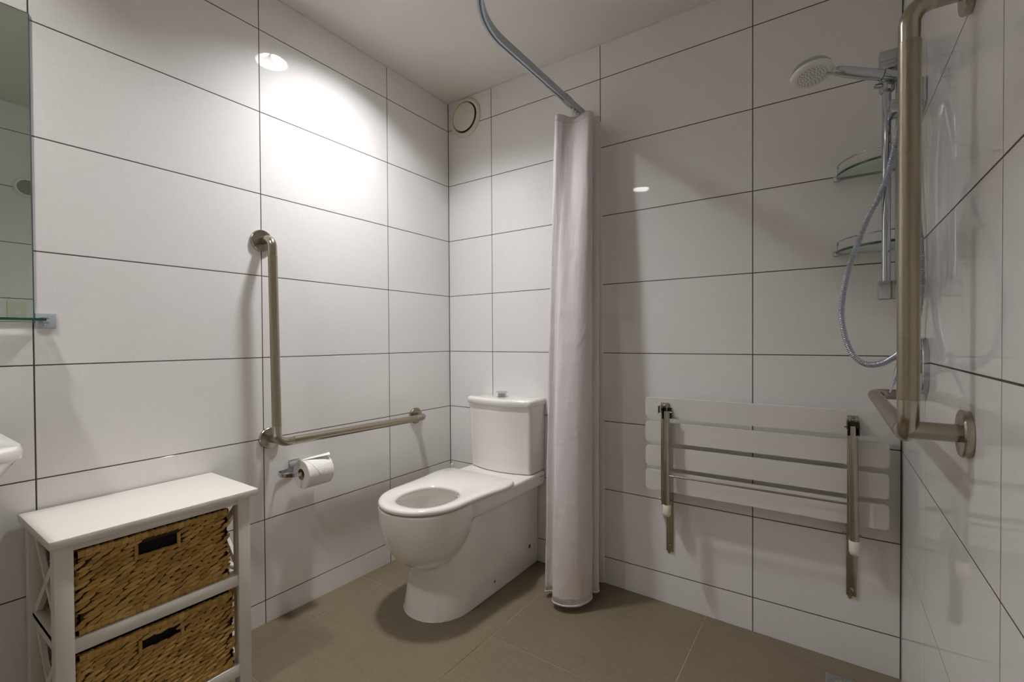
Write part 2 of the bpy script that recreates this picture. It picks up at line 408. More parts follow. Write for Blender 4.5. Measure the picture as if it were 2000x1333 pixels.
# ceiling board: grid around round openings
def ceiling_board():
    bm = bmesh.new(); xs = [-0.1, LIGHTS[0][0]-0.12, LIGHTS[0][0]+0.12, W+0.1]
    ys = [YF-0.1, LIGHTS[1][1]-0.12, LIGHTS[1][1]+0.12, LIGHTS[0][1]-0.12, LIGHTS[0][1]+0.12, 0.1]
    for i in range(3):
        for j in range(5):
            if i == 1 and j in (1, 3):
                cx, cy = LIGHTS[1] if j == 1 else LIGHTS[0]
                x0, x1, y0, y1 = xs[i], xs[i+1], ys[j], ys[j+1]; n = 48
                inn = []; out = []
                for k in range(n):
                    a = 2*pi*k/n; dx, dy = cos(a), sin(a)
                    inn.append(bm.verts.new((cx+RC*dx, cy+RC*dy, H)))
                    tx = ((x1-cx) if dx > 0 else (x0-cx))/dx if abs(dx) > 1e-9 else 1e9
                    ty = ((y1-cy) if dy > 0 else (y0-cy))/dy if abs(dy) > 1e-9 else 1e9
                    t = min(tx, ty); out.append(bm.verts.new((cx+t*dx, cy+t*dy, H)))
                for k in range(n): bm.faces.new((inn[k], inn[(k+1) % n], out[(k+1) % n], out[k]))
                # corner fills
                for sx, ex in ((1, x1), (-1, x0)):
                    for sy, ey in ((1, y1), (-1, y0)):
                        near = sorted(out, key=lambda v: (v.co.x-ex)**2+(v.co.y-ey)**2)[:2]
                        if (near[0].co - Vector((ex, ey, H))).length > 1e-4:
                            try: bm.faces.new((near[0], near[1], bm.verts.new((ex, ey, H))))
                            except ValueError: pass
            else:
                bm.faces.new([bm.verts.new((x, y, H)) for x, y in ((xs[i], ys[j]), (xs[i+1], ys[j]), (xs[i+1], ys[j+1]), (xs[i], ys[j+1]))])
    for f in bm.faces:
        f.normal_update()
        if f.normal.z > 0: f.normal_flip()
    me = bpy.data.meshes.new('ceiling_board'); bm.to_mesh(me); bm.free()
    return link('ceiling_board', me, 'ceil', ceil)
ceiling_board()
bm = bmesh.new()
box(bm, 0, 0.004, YF, 0, H-0.004, H); box(bm, W-0.004, W, YF, 0, H-0.004, H); box(bm, 0.004, W-0.004, -0.004, 0, H-0.004, H)
structure('trim_1', bm, 'silicone')

# floor: grout bed and porcelain tiles, cut round the drain
bm = bmesh.new()
prism(bm, [(-0.1, YF-0.1, fz(-0.1, YF-0.1)), (W+0.1, YF-0.1, fz(W+0.1, YF-0.1)), (W+0.1, 0.1, fz(W+0.1, 0.1)), (-0.1, 0.1, fz(-0.1, 0.1))], (0, 0, -0.1), (0, 0, -0.0012))
floor = structure('floor', bm, 'fgrout')
GF = 0.0015
def ftile(poly):
    c = Vector((sum(p[0] for p in poly)/len(poly), sum(p[1] for p in poly)/len(poly)))
    q = []
    n = len(poly)
    for i in range(n):                      # inset every side by the half joint
        a, b, d = Vector(poly[i-1]), Vector(poly[i]), Vector(poly[(i+1) % n])
        e1 = (b-a).normalized(); e2 = (d-b).normalized()
        n1 = Vector((-e1.y, e1.x)); n2 = Vector((-e2.y, e2.x))
        k = GF/(1+n1.dot(n2)); q.append(b+(n1+n2)*k)
    P = [(p.x, p.y, fz(p.x, p.y)) for p in q]
    bm = bmesh.new(); up = Vector((0, 0, 1))
    top = [bm.verts.new(Vector(p)) for p in P]; bot = [bm.verts.new(Vector(p)-up*0.006) for p in P]
    bm.faces.new(top); bm.faces.new(bot[::-1])
    for i in range(n): bm.faces.new((top[i], bot[i], bot[(i+1) % n], top[(i+1) % n]))
    part('tile', bm, 'floor', floor, None)
fx = [0, 0.118, 0.718, 1.322, W]; fy = [YF, -2.392, -1.792, -1.192, -0.592, 0]
for i in range(4):
    for j in range(5):
        if i == 3 and j == 4: continue
        ftile([(fx[i], fy[j]), (fx[i+1], fy[j]), (fx[i+1], fy[j+1]), (fx[i], fy[j+1])])
D0 = (1.711, -0.0995); DS = 0.105                                    # drain plate: near corner on the cut line, side
dx1 = D0[0]+DS; dy0 = D0[1]-DS
ftile([(1.340, 0), D0, (W, -0.099), (W, 0)])
ftile([(1.322, -0.592), (D0[0], -0.592), D0, (1.340, 0), (1.322, 0)])
ftile([(D0[0], -0.592), (dx1, -0.592), (dx1, dy0), (D0[0], dy0)])
ftile([(dx1, -0.592), (W, -0.592), (W, -0.099), (dx1, -0.0993)])

# ================================================================== DOWNLIGHTS
def downlight(x, y, label, glow='lamp'):
    t = thing('downlight', label, 'light', (x, y, H), None)
    part('trim_ring', nl([(RC-0.001, 0.0), (RC-0.001, -0.004), (RC+0.012, -0.006), (RC+0.018, -0.002), (RC+0.018, 0.0)], (x, y, H), seg=64), 'white', t)
    part('reflector', nl([(RC-0.002, -0.004), (RC-0.003, 0.074), (0, 0.076)], (x, y, H), seg=64), 'reflector', t)
    q = Vector((0.93, 0.36, 0)); d_ = Vector((-q.y, q.x, 0)); c = Vector((x, y, H+0.058))
    for s in (-1, 1):                                                    # the frosted lens is split by a dark lamp holder
        bm = bmesh.new(); pts = [c+d_*s*(0.005+0*k)+q*0 for k in ()]
        a0 = math.asin(0.006/0.065)
        for k in range(25):
            a = a0+(pi-2*a0)*k/24; pts.append(c+q*0.065*cos(a)+d_*s*0.065*sin(a))
        prism(bm, pts, (0, 0, 0), (0, 0, 0.006)); part('glowing_lens', bm, glow, t, None)
    bm = bmesh.new(); prism(bm, [c-q*0.0652-d_*0.0055, c+q*0.0652-d_*0.0055, c+q*0.0652+d_*0.0055, c-q*0.0652+d_*0.0055], (0, 0, -0.004), (0, 0, 0.006))
    part('lamp_holder', bm, 'white', t, None)
    return t
downlight(*LIGHTS[0], 'recessed round ceiling downlight above the toilet seat, glare just at the top edge')
downlight(*LIGHTS[1], 'recessed ceiling downlight nearer the basin, seen only as a glint in the back wall tiles', 'lamp2')

# ================================================================== GRAB BARS
def grab_bar(side, yc, yw_top, yend, ztop, zc, zend, label):
    X = (lambda d: d) if side == 'L' else (lambda d: W-d)
    t = thing('grab_bar', label, 'grab bar', (X(0.0), yc, zc))
    r = 0.0155; OFF = 0.075 if side == 'L' else 0.0785
    path = fillet([(X(0.008), yw_top, ztop), (X(OFF), yc if side == 'R' else yw_top+0.002, ztop), (X(OFF), yc, zc), (X(OFF), yend, zend), (X(0.008), yend, zend)], [0.042, 0.038, 0.042], 12)
    part('bent_tube', tube(bmesh.new(), path, r, 28), 'steel', t)
    a = Vector((X(OFF), yw_top+0.002 if side == 'L' else yc, ztop)); b = Vector((X(OFF), yc, zc)); c = Vector((X(OFF), yend, zend))
    part('grip_surface', tube(bmesh.new(), [a+(b-a)*0.085, b+(a-b)*0.085], r+0.0004, 28), 'peened', t, label='duller peened grip section of the upright')
    part('grip_surface', tube(bmesh.new(), [b+(c-b)*0.085, c+(b-c)*0.085], r+0.0004, 28), 'peened', t, label='duller peened grip section of the level rail')
    part('wall_stub', tube(bmesh.new(), [(X(0.008), yc+0.010, zc+0.010), (X(OFF), yc+0.010, zc+0.010)], r*0.97, 28), 'steel', t)
    sg = 1 if side == 'L' else -1
    for fy_, fz_ in ((yw_top, ztop), (yc+0.010, zc+0.010), (yend, zend)):
        part('wall_flange', nl([(0.0, 0.0002), (0.0385, 0.0002), (0.0395, 0.002), (0.0395, 0.010), (0.0375, 0.0125), (0.022, 0.0135), (0.017, 0.0145), (0.0, 0.0145)], (X(0), fy_, fz_), (sg, 0, 0), 48), 'steel', t)
grab_bar('L', -1.014, -1.025, -0.266, 1.399, 0.662, 0.654, 'L-shaped stainless steel grab bar on the left wall above the toilet roll')
grab_bar('R', -0.866, -0.862, -0.117, 1.597, 0.860, 0.860, 'large L-shaped stainless grab bar on the right wall in front of the shower rail')

# ================================================================== TOILET
TX = 0.42
def superring(cx, cy, a, b, z, n=48, p=2.0, yf=None, fr=None):
    out = []
    for k in range(n):
        t = 2*pi*k/n; c_, s_ = cos(t), sin(t)
        out.append((cx + a*math.copysign(abs(c_)**(2/p), c_), cy + b*math.copysign(abs(s_)**(2/p), s_), z))
    return out
def dshape(cx, hw, yf, yb, z, n=20, fl=None, rb=0.02):
    """plan outline: half ellipse at the front (yf), straight sides, square back with small corners"""
    fl = fl or hw; out = []; yc = yf+fl
    for k in range(n+1):
        a = pi + pi*k/n; out.append((cx+hw*cos(a), yc+fl*sin(a), z))
    m = 6
    for k in range(m+1):
        a = 0 + (pi/2)*k/m; out.append((cx+hw-rb+rb*cos(a), yb-rb+rb*sin(a), z))
    for k in range(m+1):
        a = pi/2 + (pi/2)*k/m; out.append((cx-hw+rb+rb*cos(a), yb-rb+rb*sin(a), z))
    return out
def solid(rings):
    bm = bmesh.new(); loft(bm, rings); bmesh.ops.recalc_face_normals(bm, faces=bm.faces[:])
    me = bpy.data.meshes.new('tmp'); bm.to_mesh(me); bm.free(); o = bpy.data.objects.new('tmp', me); C.objects.link(o); return o
def sculpt(solids, cutters, voxel, smooth_it):
    """join solids by voxel remesh after boolean cuts, return a mesh"""
    bm = bmesh.new()
    for o in solids: bm.from_mesh(o.data)
    me = bpy.data.meshes.new('tmpj'); bm.to_mesh(me); bm.free()
    base = bpy.data.objects.new('tmpj', me); C.objects.link(base)
    r = base.modifiers.new('r', 'REMESH'); r.mode = 'VOXEL'; r.voxel_size = voxel
    for c in cutters:
        b = base.modifiers.new('b', 'BOOLEAN'); b.operation = 'DIFFERENCE'; b.object = c; b.solver = 'EXACT'
    r = base.modifiers.new('r2', 'REMESH'); r.mode = 'VOXEL'; r.voxel_size = voxel
    s = base.modifiers.new('s', 'SMOOTH'); s.factor = 0.5; s.iterations = smooth_it
    dg = bpy.context.evaluated_depsgraph_get(); dg.update()
    out = bpy.data.meshes.new_from_object(base.evaluated_get(dg))
    for o in solids+cutters+[base]: bpy.data.objects.remove(o)
    return out
t = thing('toilet', 'white close-coupled toilet with an open seat and no lid, against the back wall', 'toilet', (TX, -0.35, -0.03))
# pedestal, bowl and deck
ped = []
for i in range(9):
    f = i/8; z = -0.0365 + f*0.4165
    hw = 0.143 + 0.003*f; yf = -0.688 + 0.035*min(1, f/0.35) - 0.05*max(0, f-0.35)
    ped.append(dshape(TX, hw, yf, -0.002, z, fl=0.15, rb=0.004))
bowl = []
BC = -0.605; HZ = 0.405
for i in range(15):
    a = (pi/2)*i/14
    s = sin(a)**0.82 if a > 0 else 0.0
    z = HZ - 0.012 - 0.244*cos(a)
    s = max(s, 0.02)
    bowl.append(superring(TX, BC+0.012*(1-s), 0.176*s, 0.190*s, z, 40, 2.15))
bowl.append(superring(TX, BC, 0.1755, 0.190, HZ, 40, 2.15))
deck = []
for z, hw, o in ((0.338, 0.166, 0), (0.344, 0.176, 0), (0.352, 0.180, 0), (0.395, 0.184, 0), (0.403, 0.183, 0), (0.408, 0.177, 0)):
    deck.append(dshape(TX, hw, -0.62, -0.002, z, fl=0.15, rb=0.004))
S = [solid(ped), solid(bowl), solid(deck)]
cut = []
for i in range(12):
    a = (pi/2)*i/11; s = max(sin(a)**0.8, 0.03)
    cut.append(superring(TX, -0.615+0.03*(1-s), 0.128*s, 0.143*s, 0.385-0.20*cos(a), 36, 2.1))
cut.append(superring(TX, -0.615, 0.122, 0.136, 0.388, 36, 2.1)); cut.append(superring(TX, -0.615, 0.112, 0.126, 0.43, 36, 2.1))
me = sculpt(S, [solid(cut)], 0.0042, 6)
for v in me.vertices:
    v.co.y = min(v.co.y, -0.001); v.co.z = max(v.co.z, fz(v.co.x, v.co.y)+0.0005)
me.polygons.foreach_set('use_smooth', [True]*len(me.polygons)); me.name = 'pan'
me.materials.clear()
pan = link('pan', me, 'ceramic', t)
for (yy, zz, rr) in ((-0.088, 0.065, 0.0125), (-0.362, 0.020, 0.0065)):
    part('fixing_hole', nl([(0, 0.0), (rr*0.72, 0.0), (rr*0.75, 0.0012)], (TX+0.1448, yy, zz), 'X', 20), 'creamd', pan, label='dark fixing hole in the side')
    part('hole_rim', nl([(rr*0.72, 0.0), (rr*0.75, 0.0016), (rr*1.0, 0.0014), (rr*1.1, 0)], (TX+0.1444, yy, zz), 'X', 20), 'ceramic', pan)
part('bowl_water', nl([(0, 0), (0.080, 0.0)], (TX, -0.60, 0.235), seg=36), 'water', pan)
bm = bmesh.new()                                                       # overflow slit in the pan's shoulder
box(bm, TX+0.1835, TX+0.1848, -0.055, -0.022, 0.388, 0.3895); part('overflow_slit', bm, 'creamd', pan, None)
# seat ring
def seat_half(y):
    K = [(-0.262, 0.170), (-0.275, 0.186), (-0.30, 0.198), (-0.34, 0.203), (-0.38, 0.200), (-0.44, 0.190), (-0.50, 0.183), (-0.56, 0.180), (-0.61, 0.178)]
    for (a, wa), (b, wb_) in zip(K, K[1:]):
        if a >= y >= b: return wa+(wb_-wa)*(a-y)/(a-b)
    return K[0][1] if y > K[0][0] else K[-1][1]
SXc = 0.422
def seat_outline(shrink=0.0, z=0.0):
    out = []
    ys = [-0.61+0.348*k/24 for k in range(25)]
    for y in ys: out.append((SXc+seat_half(y)-shrink, y, z))
    n = 8
    for k in range(1, n): out.append((SXc+(0.170-shrink)*(1-2*k/n), -0.262-shrink + 0.004*sin(pi*k/n), z))
    for y in ys[::-1]: out.append((SXc-seat_half(y)+shrink, y, z))
    m = 28
    for k in range(1, m):
        a = pi+pi*k/m; out.append((SXc+(0.178-shrink)*cos(a), -0.61+(0.188-shrink)*sin(a), z))
    for i, p in enumerate(out):
        if p[1] > -0.27: out[i] = (p[0], min(p[1], -0.262-shrink+0.004), z)
    return out
def hole_outline(n, grow, z, ang):
    out = []
    for a in ang:
        c_, s_ = cos(a), sin(a); p = 2.3
        out.append((SXc+0.012+(0.108+grow)*math.copysign(abs(c_)**(2/p), c_), -0.615+(0.122+grow)*math.copysign(abs(s_)**(2/p), s_), z))
    return out
bm = bmesh.new(); st = []
prof = [(0.006, 0.4085, -0.004), (0.0, 0.412, -0.006), (0.0, 0.421, -0.003), (0.004, 0.427, 0.002), (0.012, 0.4295, 0.008)]
o0 = seat_outline(0, 0); angs = [atan2(p[1]+0.615, p[0]-SXc) for p in o0]
rings = [seat_outline(s, z) for s, z, g in prof]
inner = [hole_outline(0, g, z, angs) for s, z, g in ((0, 0.4275, 0.014), (0, 0.4235, 0.004), (0, 0.417, 0.0), (0, 0.4085, 0.003))]
mid = [tuple(0.5*(a+b) for a, b in zip(p, q)) for p, q in zip(rings[-1], inner[0])]
mid = [(p[0], p[1], 0.4295) for p in mid]
allr = rings + [mid] + inner
R_ = [[bm.verts.new(p) for p in r] for r in allr]; n = len(R_[0])
for A, B in zip(R_, R_[1:]+R_[:1]):
    for k in range(n): bm.faces.new((A[k], A[(k+1) % n], B[(k+1) % n], B[k]))
seat = part('seat', bm, 'seatp', t, 60)
# cistern with bowed front
def tank_ring(hw, yc, bow, z, n=16, rc=0.022, yb=-0.002):
    out = []
    for k in range(n+1):
        f = -1+2*k/n; x = TX+(hw-rc)*f if 0 < k < n else TX+(hw-rc)*f
        out.append((x, yc-bow*(1-f*f), z))
    for k in range(1, 6):
        a = -pi/2 + (pi/2)*k/5; out.append((TX+hw-rc+rc*cos(a), yc+rc+rc*sin(a), z))
    out.append((TX+hw, yb, z)); out.append((TX-hw, yb, z))
    for k in range(0, 5):
        a = pi + (pi/2)*k/5; out.append((TX-hw+rc+rc*cos(a), yc+rc+rc*sin(a), z))
    return out
bm = bmesh.new()
loft(bm, [tank_ring(0.172, -0.122, 0.030, 0.4095), tank_ring(0.176, -0.126, 0.030, 0.413), tank_ring(0.179, -0.132, 0.032, 0.55), tank_ring(0.181, -0.137, 0.034, 0.722)])
part('cistern', bm, 'ceramic', t, 30)
bm = bmesh.new()
loft(bm, [tank_ring(0.185, -0.140, 0.036, 0.7225), tank_ring(0.188, -0.143, 0.036, 0.7250), tank_ring(0.188, -0.143, 0.036, 0.744), tank_ring(0.186, -0.141, 0.036, 0.7505), tank_ring(0.180, -0.135, 0.036, 0.7545, yb=-0.008), tank_ring(0.168, -0.125, 0.034, 0.756, yb=-0.02)])
part('cistern_lid', bm, 'ceramic', t, 60)
bm = nl([(0, 0), (0.028, 0), (0.028, 0.003), (0.021, 0.004), (0.021, 0.017), (0.030, 0.021), (0.0305, 0.023), (0.024, 0.0265), (0, 0.0275)], (TX-0.008, -0.085, 0.7558), seg=40)
part('flush_button', bm, 'chrome', t)

bm = bmesh.new(); c0 = (0.032, -0.022)
lathe(bm, [(0.0, 0), (0.0085, 0), (0.0085, 0.372), (0.0105, 0.372), (0.0105, 0.388), (0.008, 0.391), (0, 0.391)], (c0[0], c0[1], fz(*c0)), seg=20)
tag(part('water_pipe', bm, 'cream'), 'cream capped pipe stub in the corner behind the toilet seat', 'pipe')

# ================================================================== TOILET ROLL
RCX, RCZ, RY0, RY1, RR = 0.078, 0.528, -0.925, -0.820, 0.0545
hx = thing('roll_holder', 'chrome flat hook holder on the left wall below the grab bar', 'holder', (0.0, -0.90, 0.50))
part('wall_plate', nbox(0.0003, 0.006, -0.928, -0.888, 0.526, 0.572, bev=0.0015), 'chrome', hx)
pth = fillet([(0.006, -0.912, 0.535), (0.012, -0.978, 0.535), (0.052, -0.990, 0.534), (0.088, -0.955, 0.533), (0.0885, -0.83, 0.533)], [0.012, 0.02, 0.02], 8)
part('hook_arm', strip(bmesh.new(), pth, 0.013, 0.0035, (0, 0, 1)), 'chrome', hx)
rl = thing('toilet_roll', 'white toilet paper roll with a folded end hanging on the wall hook', 'toilet paper', (RCX, RY0, RCZ-RR))
bm = nl([(0.0215, 0.0), (RR-0.002, 0.0), (RR, 0.002), (RR, RY1-RY0-0.002), (RR-0.002, RY1-RY0), (0.0215, RY1-RY0)], (RCX, RY0, RCZ), 'Y', 64)
part('paper', bm, 'paper', rl)
bm = nl([(0.0215, 0.0), (0.0205, 0.0), (0.0205, RY1-RY0), (0.0215, RY1-RY0)], (RCX, RY0, RCZ), 'Y', 48)
part('cardboard_core', bm, 'card', rl)
def roll_pt(a, y, dr=0.0008): return (RCX+(RR+dr)*sin(a), y, RCZ+(RR+dr)*cos(a))
bm = bmesh.new()                                                        # folded triangular end of the sheet
n = 10
# front ply lying over the roll, narrowing to a point
for k in range(n):
    a0 = radians(10+85*k/n); a1 = radians(10+85*(k+1)/n)
    f0, f1 = k/n, (k+1)/n
    ya0, yb0 = RY0+0.002+0.045*f0, RY1-0.002-0.052*f0; ya1, yb1 = RY0+0.002+0.045*f1, RY1-0.002-0.052*f1
    bm.faces.new([bm.verts.new(p) for p in (roll_pt(a0, ya0, .0012), roll_pt(a0, yb0, .0012), roll_pt(a1, yb1, .0012), roll_pt(a1, ya1, .0012))])
part('paper_point', bm, 'paper', rl, None)
bm = bmesh.new()                                                        # top ply standing up as a flap
pts = [(roll_pt(radians(-8), RY0+0.001)), (roll_pt(radians(-8), RY1-0.001)), (RCX+0.020, RY1+0.001, RCZ+RR+0.011), (RCX+0.040, RY1-0.008, RCZ+RR+0.006), (RCX+0.012, RY0+0.002, RCZ+RR+0.0005)]
prism(bm, pts, (0, 0, 0), (0, 0, 0.0008)); part('paper_flap', bm, 'paper', rl, None)

# ================================================================== CABINET AND BASKETS
CX0, CX1, CY0, CY1, CT = 0.022, 0.300, -1.645, -1.222, 0.592
cab = thing('cabinet', 'white painted narrow storage unit with X-braced sides holding two woven baskets', 'cabinet', ((CX0+CX1)/2, (CY0+CY1)/2, fz(0.15, -1.4)))
part('top_board', nbox(0.008, 0.313, -1.655, -1.203, CT-0.019, CT, bev=0.002), 'paint', cab)
LG = 0.033
for x0, x1 in ((CX0, CX0+LG), (CX1-LG, CX1)):
    for y0, y1 in ((CY0, CY0+LG), (CY1-LG, CY1)):
        part('leg', nbox(x0, x1, y0, y1, fz((x0+x1)/2, (y0+y1)/2)+0.0003, CT-0.0192, bev=0.001), 'paint', cab)
for z0, z1, nm in ((CT-0.036, CT-0.0195, 'front_rail'), (0.318, 0.350, 'front_rail'), (0.052, 0.086, 'front_rail')):
    for x0 in (CX1-0.022, CX0+0.002):
        part(nm if x0 > 0.1 else 'back_rail', nbox(x0, x0+0.020, CY0+LG, CY1-LG, z0, z1, bev=0.0008), 'paint', cab)
    if z0 < 0.4:
        part('shelf_board', nbox(CX0+0.022, CX1-0.022, CY0+0.006, CY1-0.006, z1-0.012, z1-0.001), 'paint', cab)
for y0 in (CY0+0.006, CY1-0.026):
    for z0, z1 in ((CT-0.045, CT-0.0195), (0.318, 0.350), (0.052, 0.086)):
        part('side_rail', nbox(CX0+LG, CX1-LG, y0, y0+0.020, z0, z1, bev=0.0008), 'paint', cab)
    for za, zb in ((0.350, CT-0.045), (0.086, 0.318)):
        for flip in (0, 1):
            a = Vector((CX0+LG, y0+0.010, zb if flip else za)); b = Vector((CX1-LG, y0+0.010, za if flip else zb))
            d = (b-a).normalized(); s = Vector((-d.z, 0, d.x))*0.009; n_ = Vector((0, 0.0055-flip*0.0008, 0))
            bm = bmesh.new(); prism(bm, [a-s, b-s, b+s, a+s], -n_, n_); part('cross_brace', bm, 'paint', cab, None)
def lozenge(bm, c, ux, uz, nrm, L, Hh, D, tw):
    """one fat twist of dried stem: a pointed six-sided pod"""
    pts = []
    for f, s in ((-0.5, 0.25), (-0.22, 0.92), (0.12, 1.0), (0.40, 0.62), (0.5, 0.2)):
        cc = c + ux*L*f + uz*Hh*tw*f
        pts.append([bm.verts.new(cc + uz*Hh*0.5*s*a + nrm*D*s*b) for a, b in ((-1, 0), (-0.55, 0.8), (0.5, 1.0), (1, 0))])
    for A, B in zip(pts, pts[1:]):
        for k in range(3): bm.faces.new((A[k], A[k+1], B[k+1], B[k]))
def basket(x0, x1, y0, y1, z0, z1, label, seed, wob):
    random.seed(seed)
    t = thing('basket', label, 'basket', ((x0+x1)/2, (y0+y1)/2, z0), 'woven storage baskets in the white unit')
    bx0, bx1, by0, by1 = x0+0.006, x1-0.006, y0+0.006, y1-0.006
    sl0, sl1 = (by0+by1)/2-0.042-0.005, (by0+by1)/2+0.042-0.005; sz0, sz1 = z1-0.055, z1-0.026
    bm = bmesh.new()
    box(bm, bx0, bx1, by0, by1, z0, z0+0.006)
    box(bm, bx0, bx0+0.004, by0, by1, z0, z1-0.004)
    box(bm, bx0, bx1, by0, by0+0.004, z0, z1-0.004); box(bm, bx0, bx1, by1-0.004, by1, z0, z1-0.004)
    box(bm, bx1-0.004, bx1, by0, sl0, z0, z1-0.004); box(bm, bx1-0.004, bx1, sl1, by1, z0, z1-0.004)
    box(bm, bx1-0.004, bx1, sl0, sl1, z0, sz0); box(bm, bx1-0.004, bx1, sl0, sl1, sz1, z1-0.004)
    part('basket_shell', bm, 'shell', t, None)
    part('lining', nbox(bx0+0.005, bx1-0.010, by0+0.005, by1-0.005, z0+0.007, z1-0.020), 'lining', t, None, label='black cloth lining showing through the handle slot')
    # weave
    bm = bmesh.new()
    def panel(o, ux, uz, nrm, Wd, Ht, slot):
        rows = int(Ht/0.0118); rh = Ht/rows
        for r in range(rows):
            p = -0.012 + random.uniform(-0.004, 0.004) + (r % 2)*0.011
            while p < Wd:
                L = random.uniform(0.026, 0.038); zc = (r+0.5)*rh; pc = p+L/2
                bow = 0.003*sin(pi*min(max(pc/Wd, 0), 1))*wob
                if slot and slot[0]-0.006 < pc < slot[1]+0.006 and slot[2]-0.002 < zc < slot[3]+0.004: p += L*0.9; continue
                if pc > 0.0 and pc < Wd:
                    Lc = min(L*1.16, 2.2*min(pc, Wd-pc)+0.018)
                    c = o + ux*pc + uz*(zc+random.uniform(-.0008, .0008)-bow)
                    lozenge(bm, c, ux, uz, nrm, Lc, rh*random.uniform(1.0, 1.22), random.uniform(0.0048, 0.0075), random.uniform(0.5, 0.9))
                p += L*0.9
    fw = by1-by0; fh = z1-z0
    zl, zh = z0+0.014, z1-0.016
    panel(Vector((bx1-0.001, by0, zl)), Vector((0, 1, 0)), Vector((0, 0, 1)), Vector((1, 0, 0)), fw, zh-zl, (sl0-by0, sl1-by0, sz0-zl, sz1-zl))
    panel(Vector((bx0, by0+0.001, zl)), Vector((1, 0, 0)), Vector((0, 0, 1)), Vector((0, -1, 0)), bx1-bx0, zh-zl, None)
    panel(Vector((bx0, by1-0.001, zl)), Vector((1, 0, 0)), Vector((0, 0, 1)), Vector((0, 1, 0)), bx1-bx0, zh-zl, None)
    part('weave', bm, 'weave', t, 80, kind='stuff')
    # rim and bottom binding: short wraps side by side
    for nm, zc, hh in (('rim_binding', z1-0.009, 0.017), ('base_binding', z0+0.008, 0.015)):
        bm = bmesh.new()
        def wrap_run(a, b, nrm):
            n = int((b-a).length/0.013); d = (b-a)/n; u = d.normalized()
            for k in range(n):
                c = a+d*(k+0.5); j = random.uniform(-0.0008, 0.0008)
                pts = []
                for f in (-0.5, 0.5):
                    pts.append([bm.verts.new(c + u*d.length*f*0.97 + Vector((0, 0, 1))*(hh/2*a_+0.0022*f+j) + nrm*b_) for a_, b_ in ((-1, -.004), (-.9, .0038), (0, .0062+j), (.9, .0038), (1, -.004))])
                for q in range(4): bm.faces.new((pts[0][q], pts[0][q+1], pts[1][q+1], pts[1][q]))
        wrap_run(Vector((bx1, by0, zc)), Vector((bx1, by1, zc)), Vector((1, 0, 0)))
        wrap_run(Vector((bx0, by0, zc)), Vector((bx1, by0, zc)), Vector((0, -1, 0)))
        wrap_run(Vector((bx0, by1, zc)), Vector((bx1, by1, zc)), Vector((0, 1, 0)))
        part(nm, bm, 'weave', t, 60, kind='stuff')
    # slot border
    bm = bmesh.new(); fxx = bx1+0.001
    for (ya, yb, za, zb) in ((sl0-0.004, sl1+0.004, sz0-0.009, sz0), (sl0-0.008, sl0, sz0-0.008, sz1), (sl1, sl1+0.008, sz0-0.008, sz1)):
        box(bm, fxx-0.004, fxx+0.004, ya, yb, za, zb, bev=0.002)
    part('handle_slot_edge', bm, 'weave', t)
    return t
basket(0.045, 0.293, -1.6095, -1.275, 0.3505, 0.549, 'woven brown water hyacinth basket on the upper shelf of the white unit', 3, 1.0)
basket(0.045, 0.294, -1.6095, -1.265, 0.0865, 0.306, 'woven brown water hyacinth basket on the lower shelf of the white unit', 5, 0.6)

# ================================================================== MIRROR, GLASS SHELF, BASIN
mt = thing('mirror', 'frameless wall mirror at the left edge above the glass shelf', 'mirror', (0.0, -2.0, 1.083))
part('mirror_glass', nbox(0.0005, 0.0055, -2.40, -1.6195, 1.0835, 1.8835, bev=0.0006), 'mirror', mt, None)
bm = bmesh.new(); box(bm, 0.0003, 0.0054, -1.6194, -1.6172, 1.083, 1.884); box(bm, 0.0003, 0.0054, -2.40, -1.6172, 1.8836, 1.8855)
part('mirror_edge', bm, 'alud', mt, None, label='dark edge strip')
sh = thing('glass_shelf', 'green-edged glass shelf below the mirror on chrome brackets', 'shelf', (0.06, -2.0, 1.085))
bm = nbox(0.012, 0.125, -2.40, -1.617, 1.0848, 1.0908)
me_o = part('glass_pane', bm, ['glass', 'gedge'], sh, None)
for p in me_o.data.polygons:
    if abs(p.normal.z) < 0.5: p.material_index = 1
for yb in (-1.596, -2.42):
    part('bracket_plate', nbox(0.0003, 0.006, yb-0.020, yb+0.020, 1.068, 1.108, bev=0.001), 'satin', sh)
    bm = bmesh.new(); box(bm, 0.006, 0.050, yb-0.016, yb-0.002, 1.0912, 1.0962, bev=0.001); box(bm, 0.006, 0.050, yb-0.016, yb-0.002, 1.0795, 1.0845, bev=0.001)
    part('bracket_clamp', bm, 'chrome', sh)
    part('clamp_screw', nl([(0, 0), (0.005, 0), (0.005, 0.006), (0, 0.006)], (0.040, yb-0.012, 1.0735), seg=16), 'chrome', sh)

bs = thing('basin', 'white ceramic wall basin, its rounded corner entering at the left edge', 'basin', (0.2, -1.95, 0.63))
BYc = -1.958
def brect(hx, hy, cx, cy, z, r, n=8):
    out = []
    for qx, qy, a0 in ((1, 1, 0), (-1, 1, pi/2), (-1, -1, pi), (1, -1, 3*pi/2)):
        for k in range(n+1):
            a = a0+(pi/2)*k/n; out.append((cx+qx*(hx-r)+r*cos(a), cy+qy*(hy-r)+r*sin(a), z))
    return out
def bring(s, z, inner=0.0, dz=0):
    hx = 0.20*s[0]-inner; hy = 0.265*s[1]-inner
    return brect(hx, hy, 0.001+hx+inner if not inner else 0.205, BYc, z, min(hx, hy)*0.42)
rings = [bring((0.40, 0.30), 0.640), bring((0.55, 0.48), 0.660), bring((0.74, 0.70), 0.695), bring((0.90, 0.88), 0.745), bring((0.97, 0.965), 0.785), bring((1.0, 1.0), 0.793), bring((1.0, 1.0), 0.812), bring((0.985, 0.99), 0.818)]
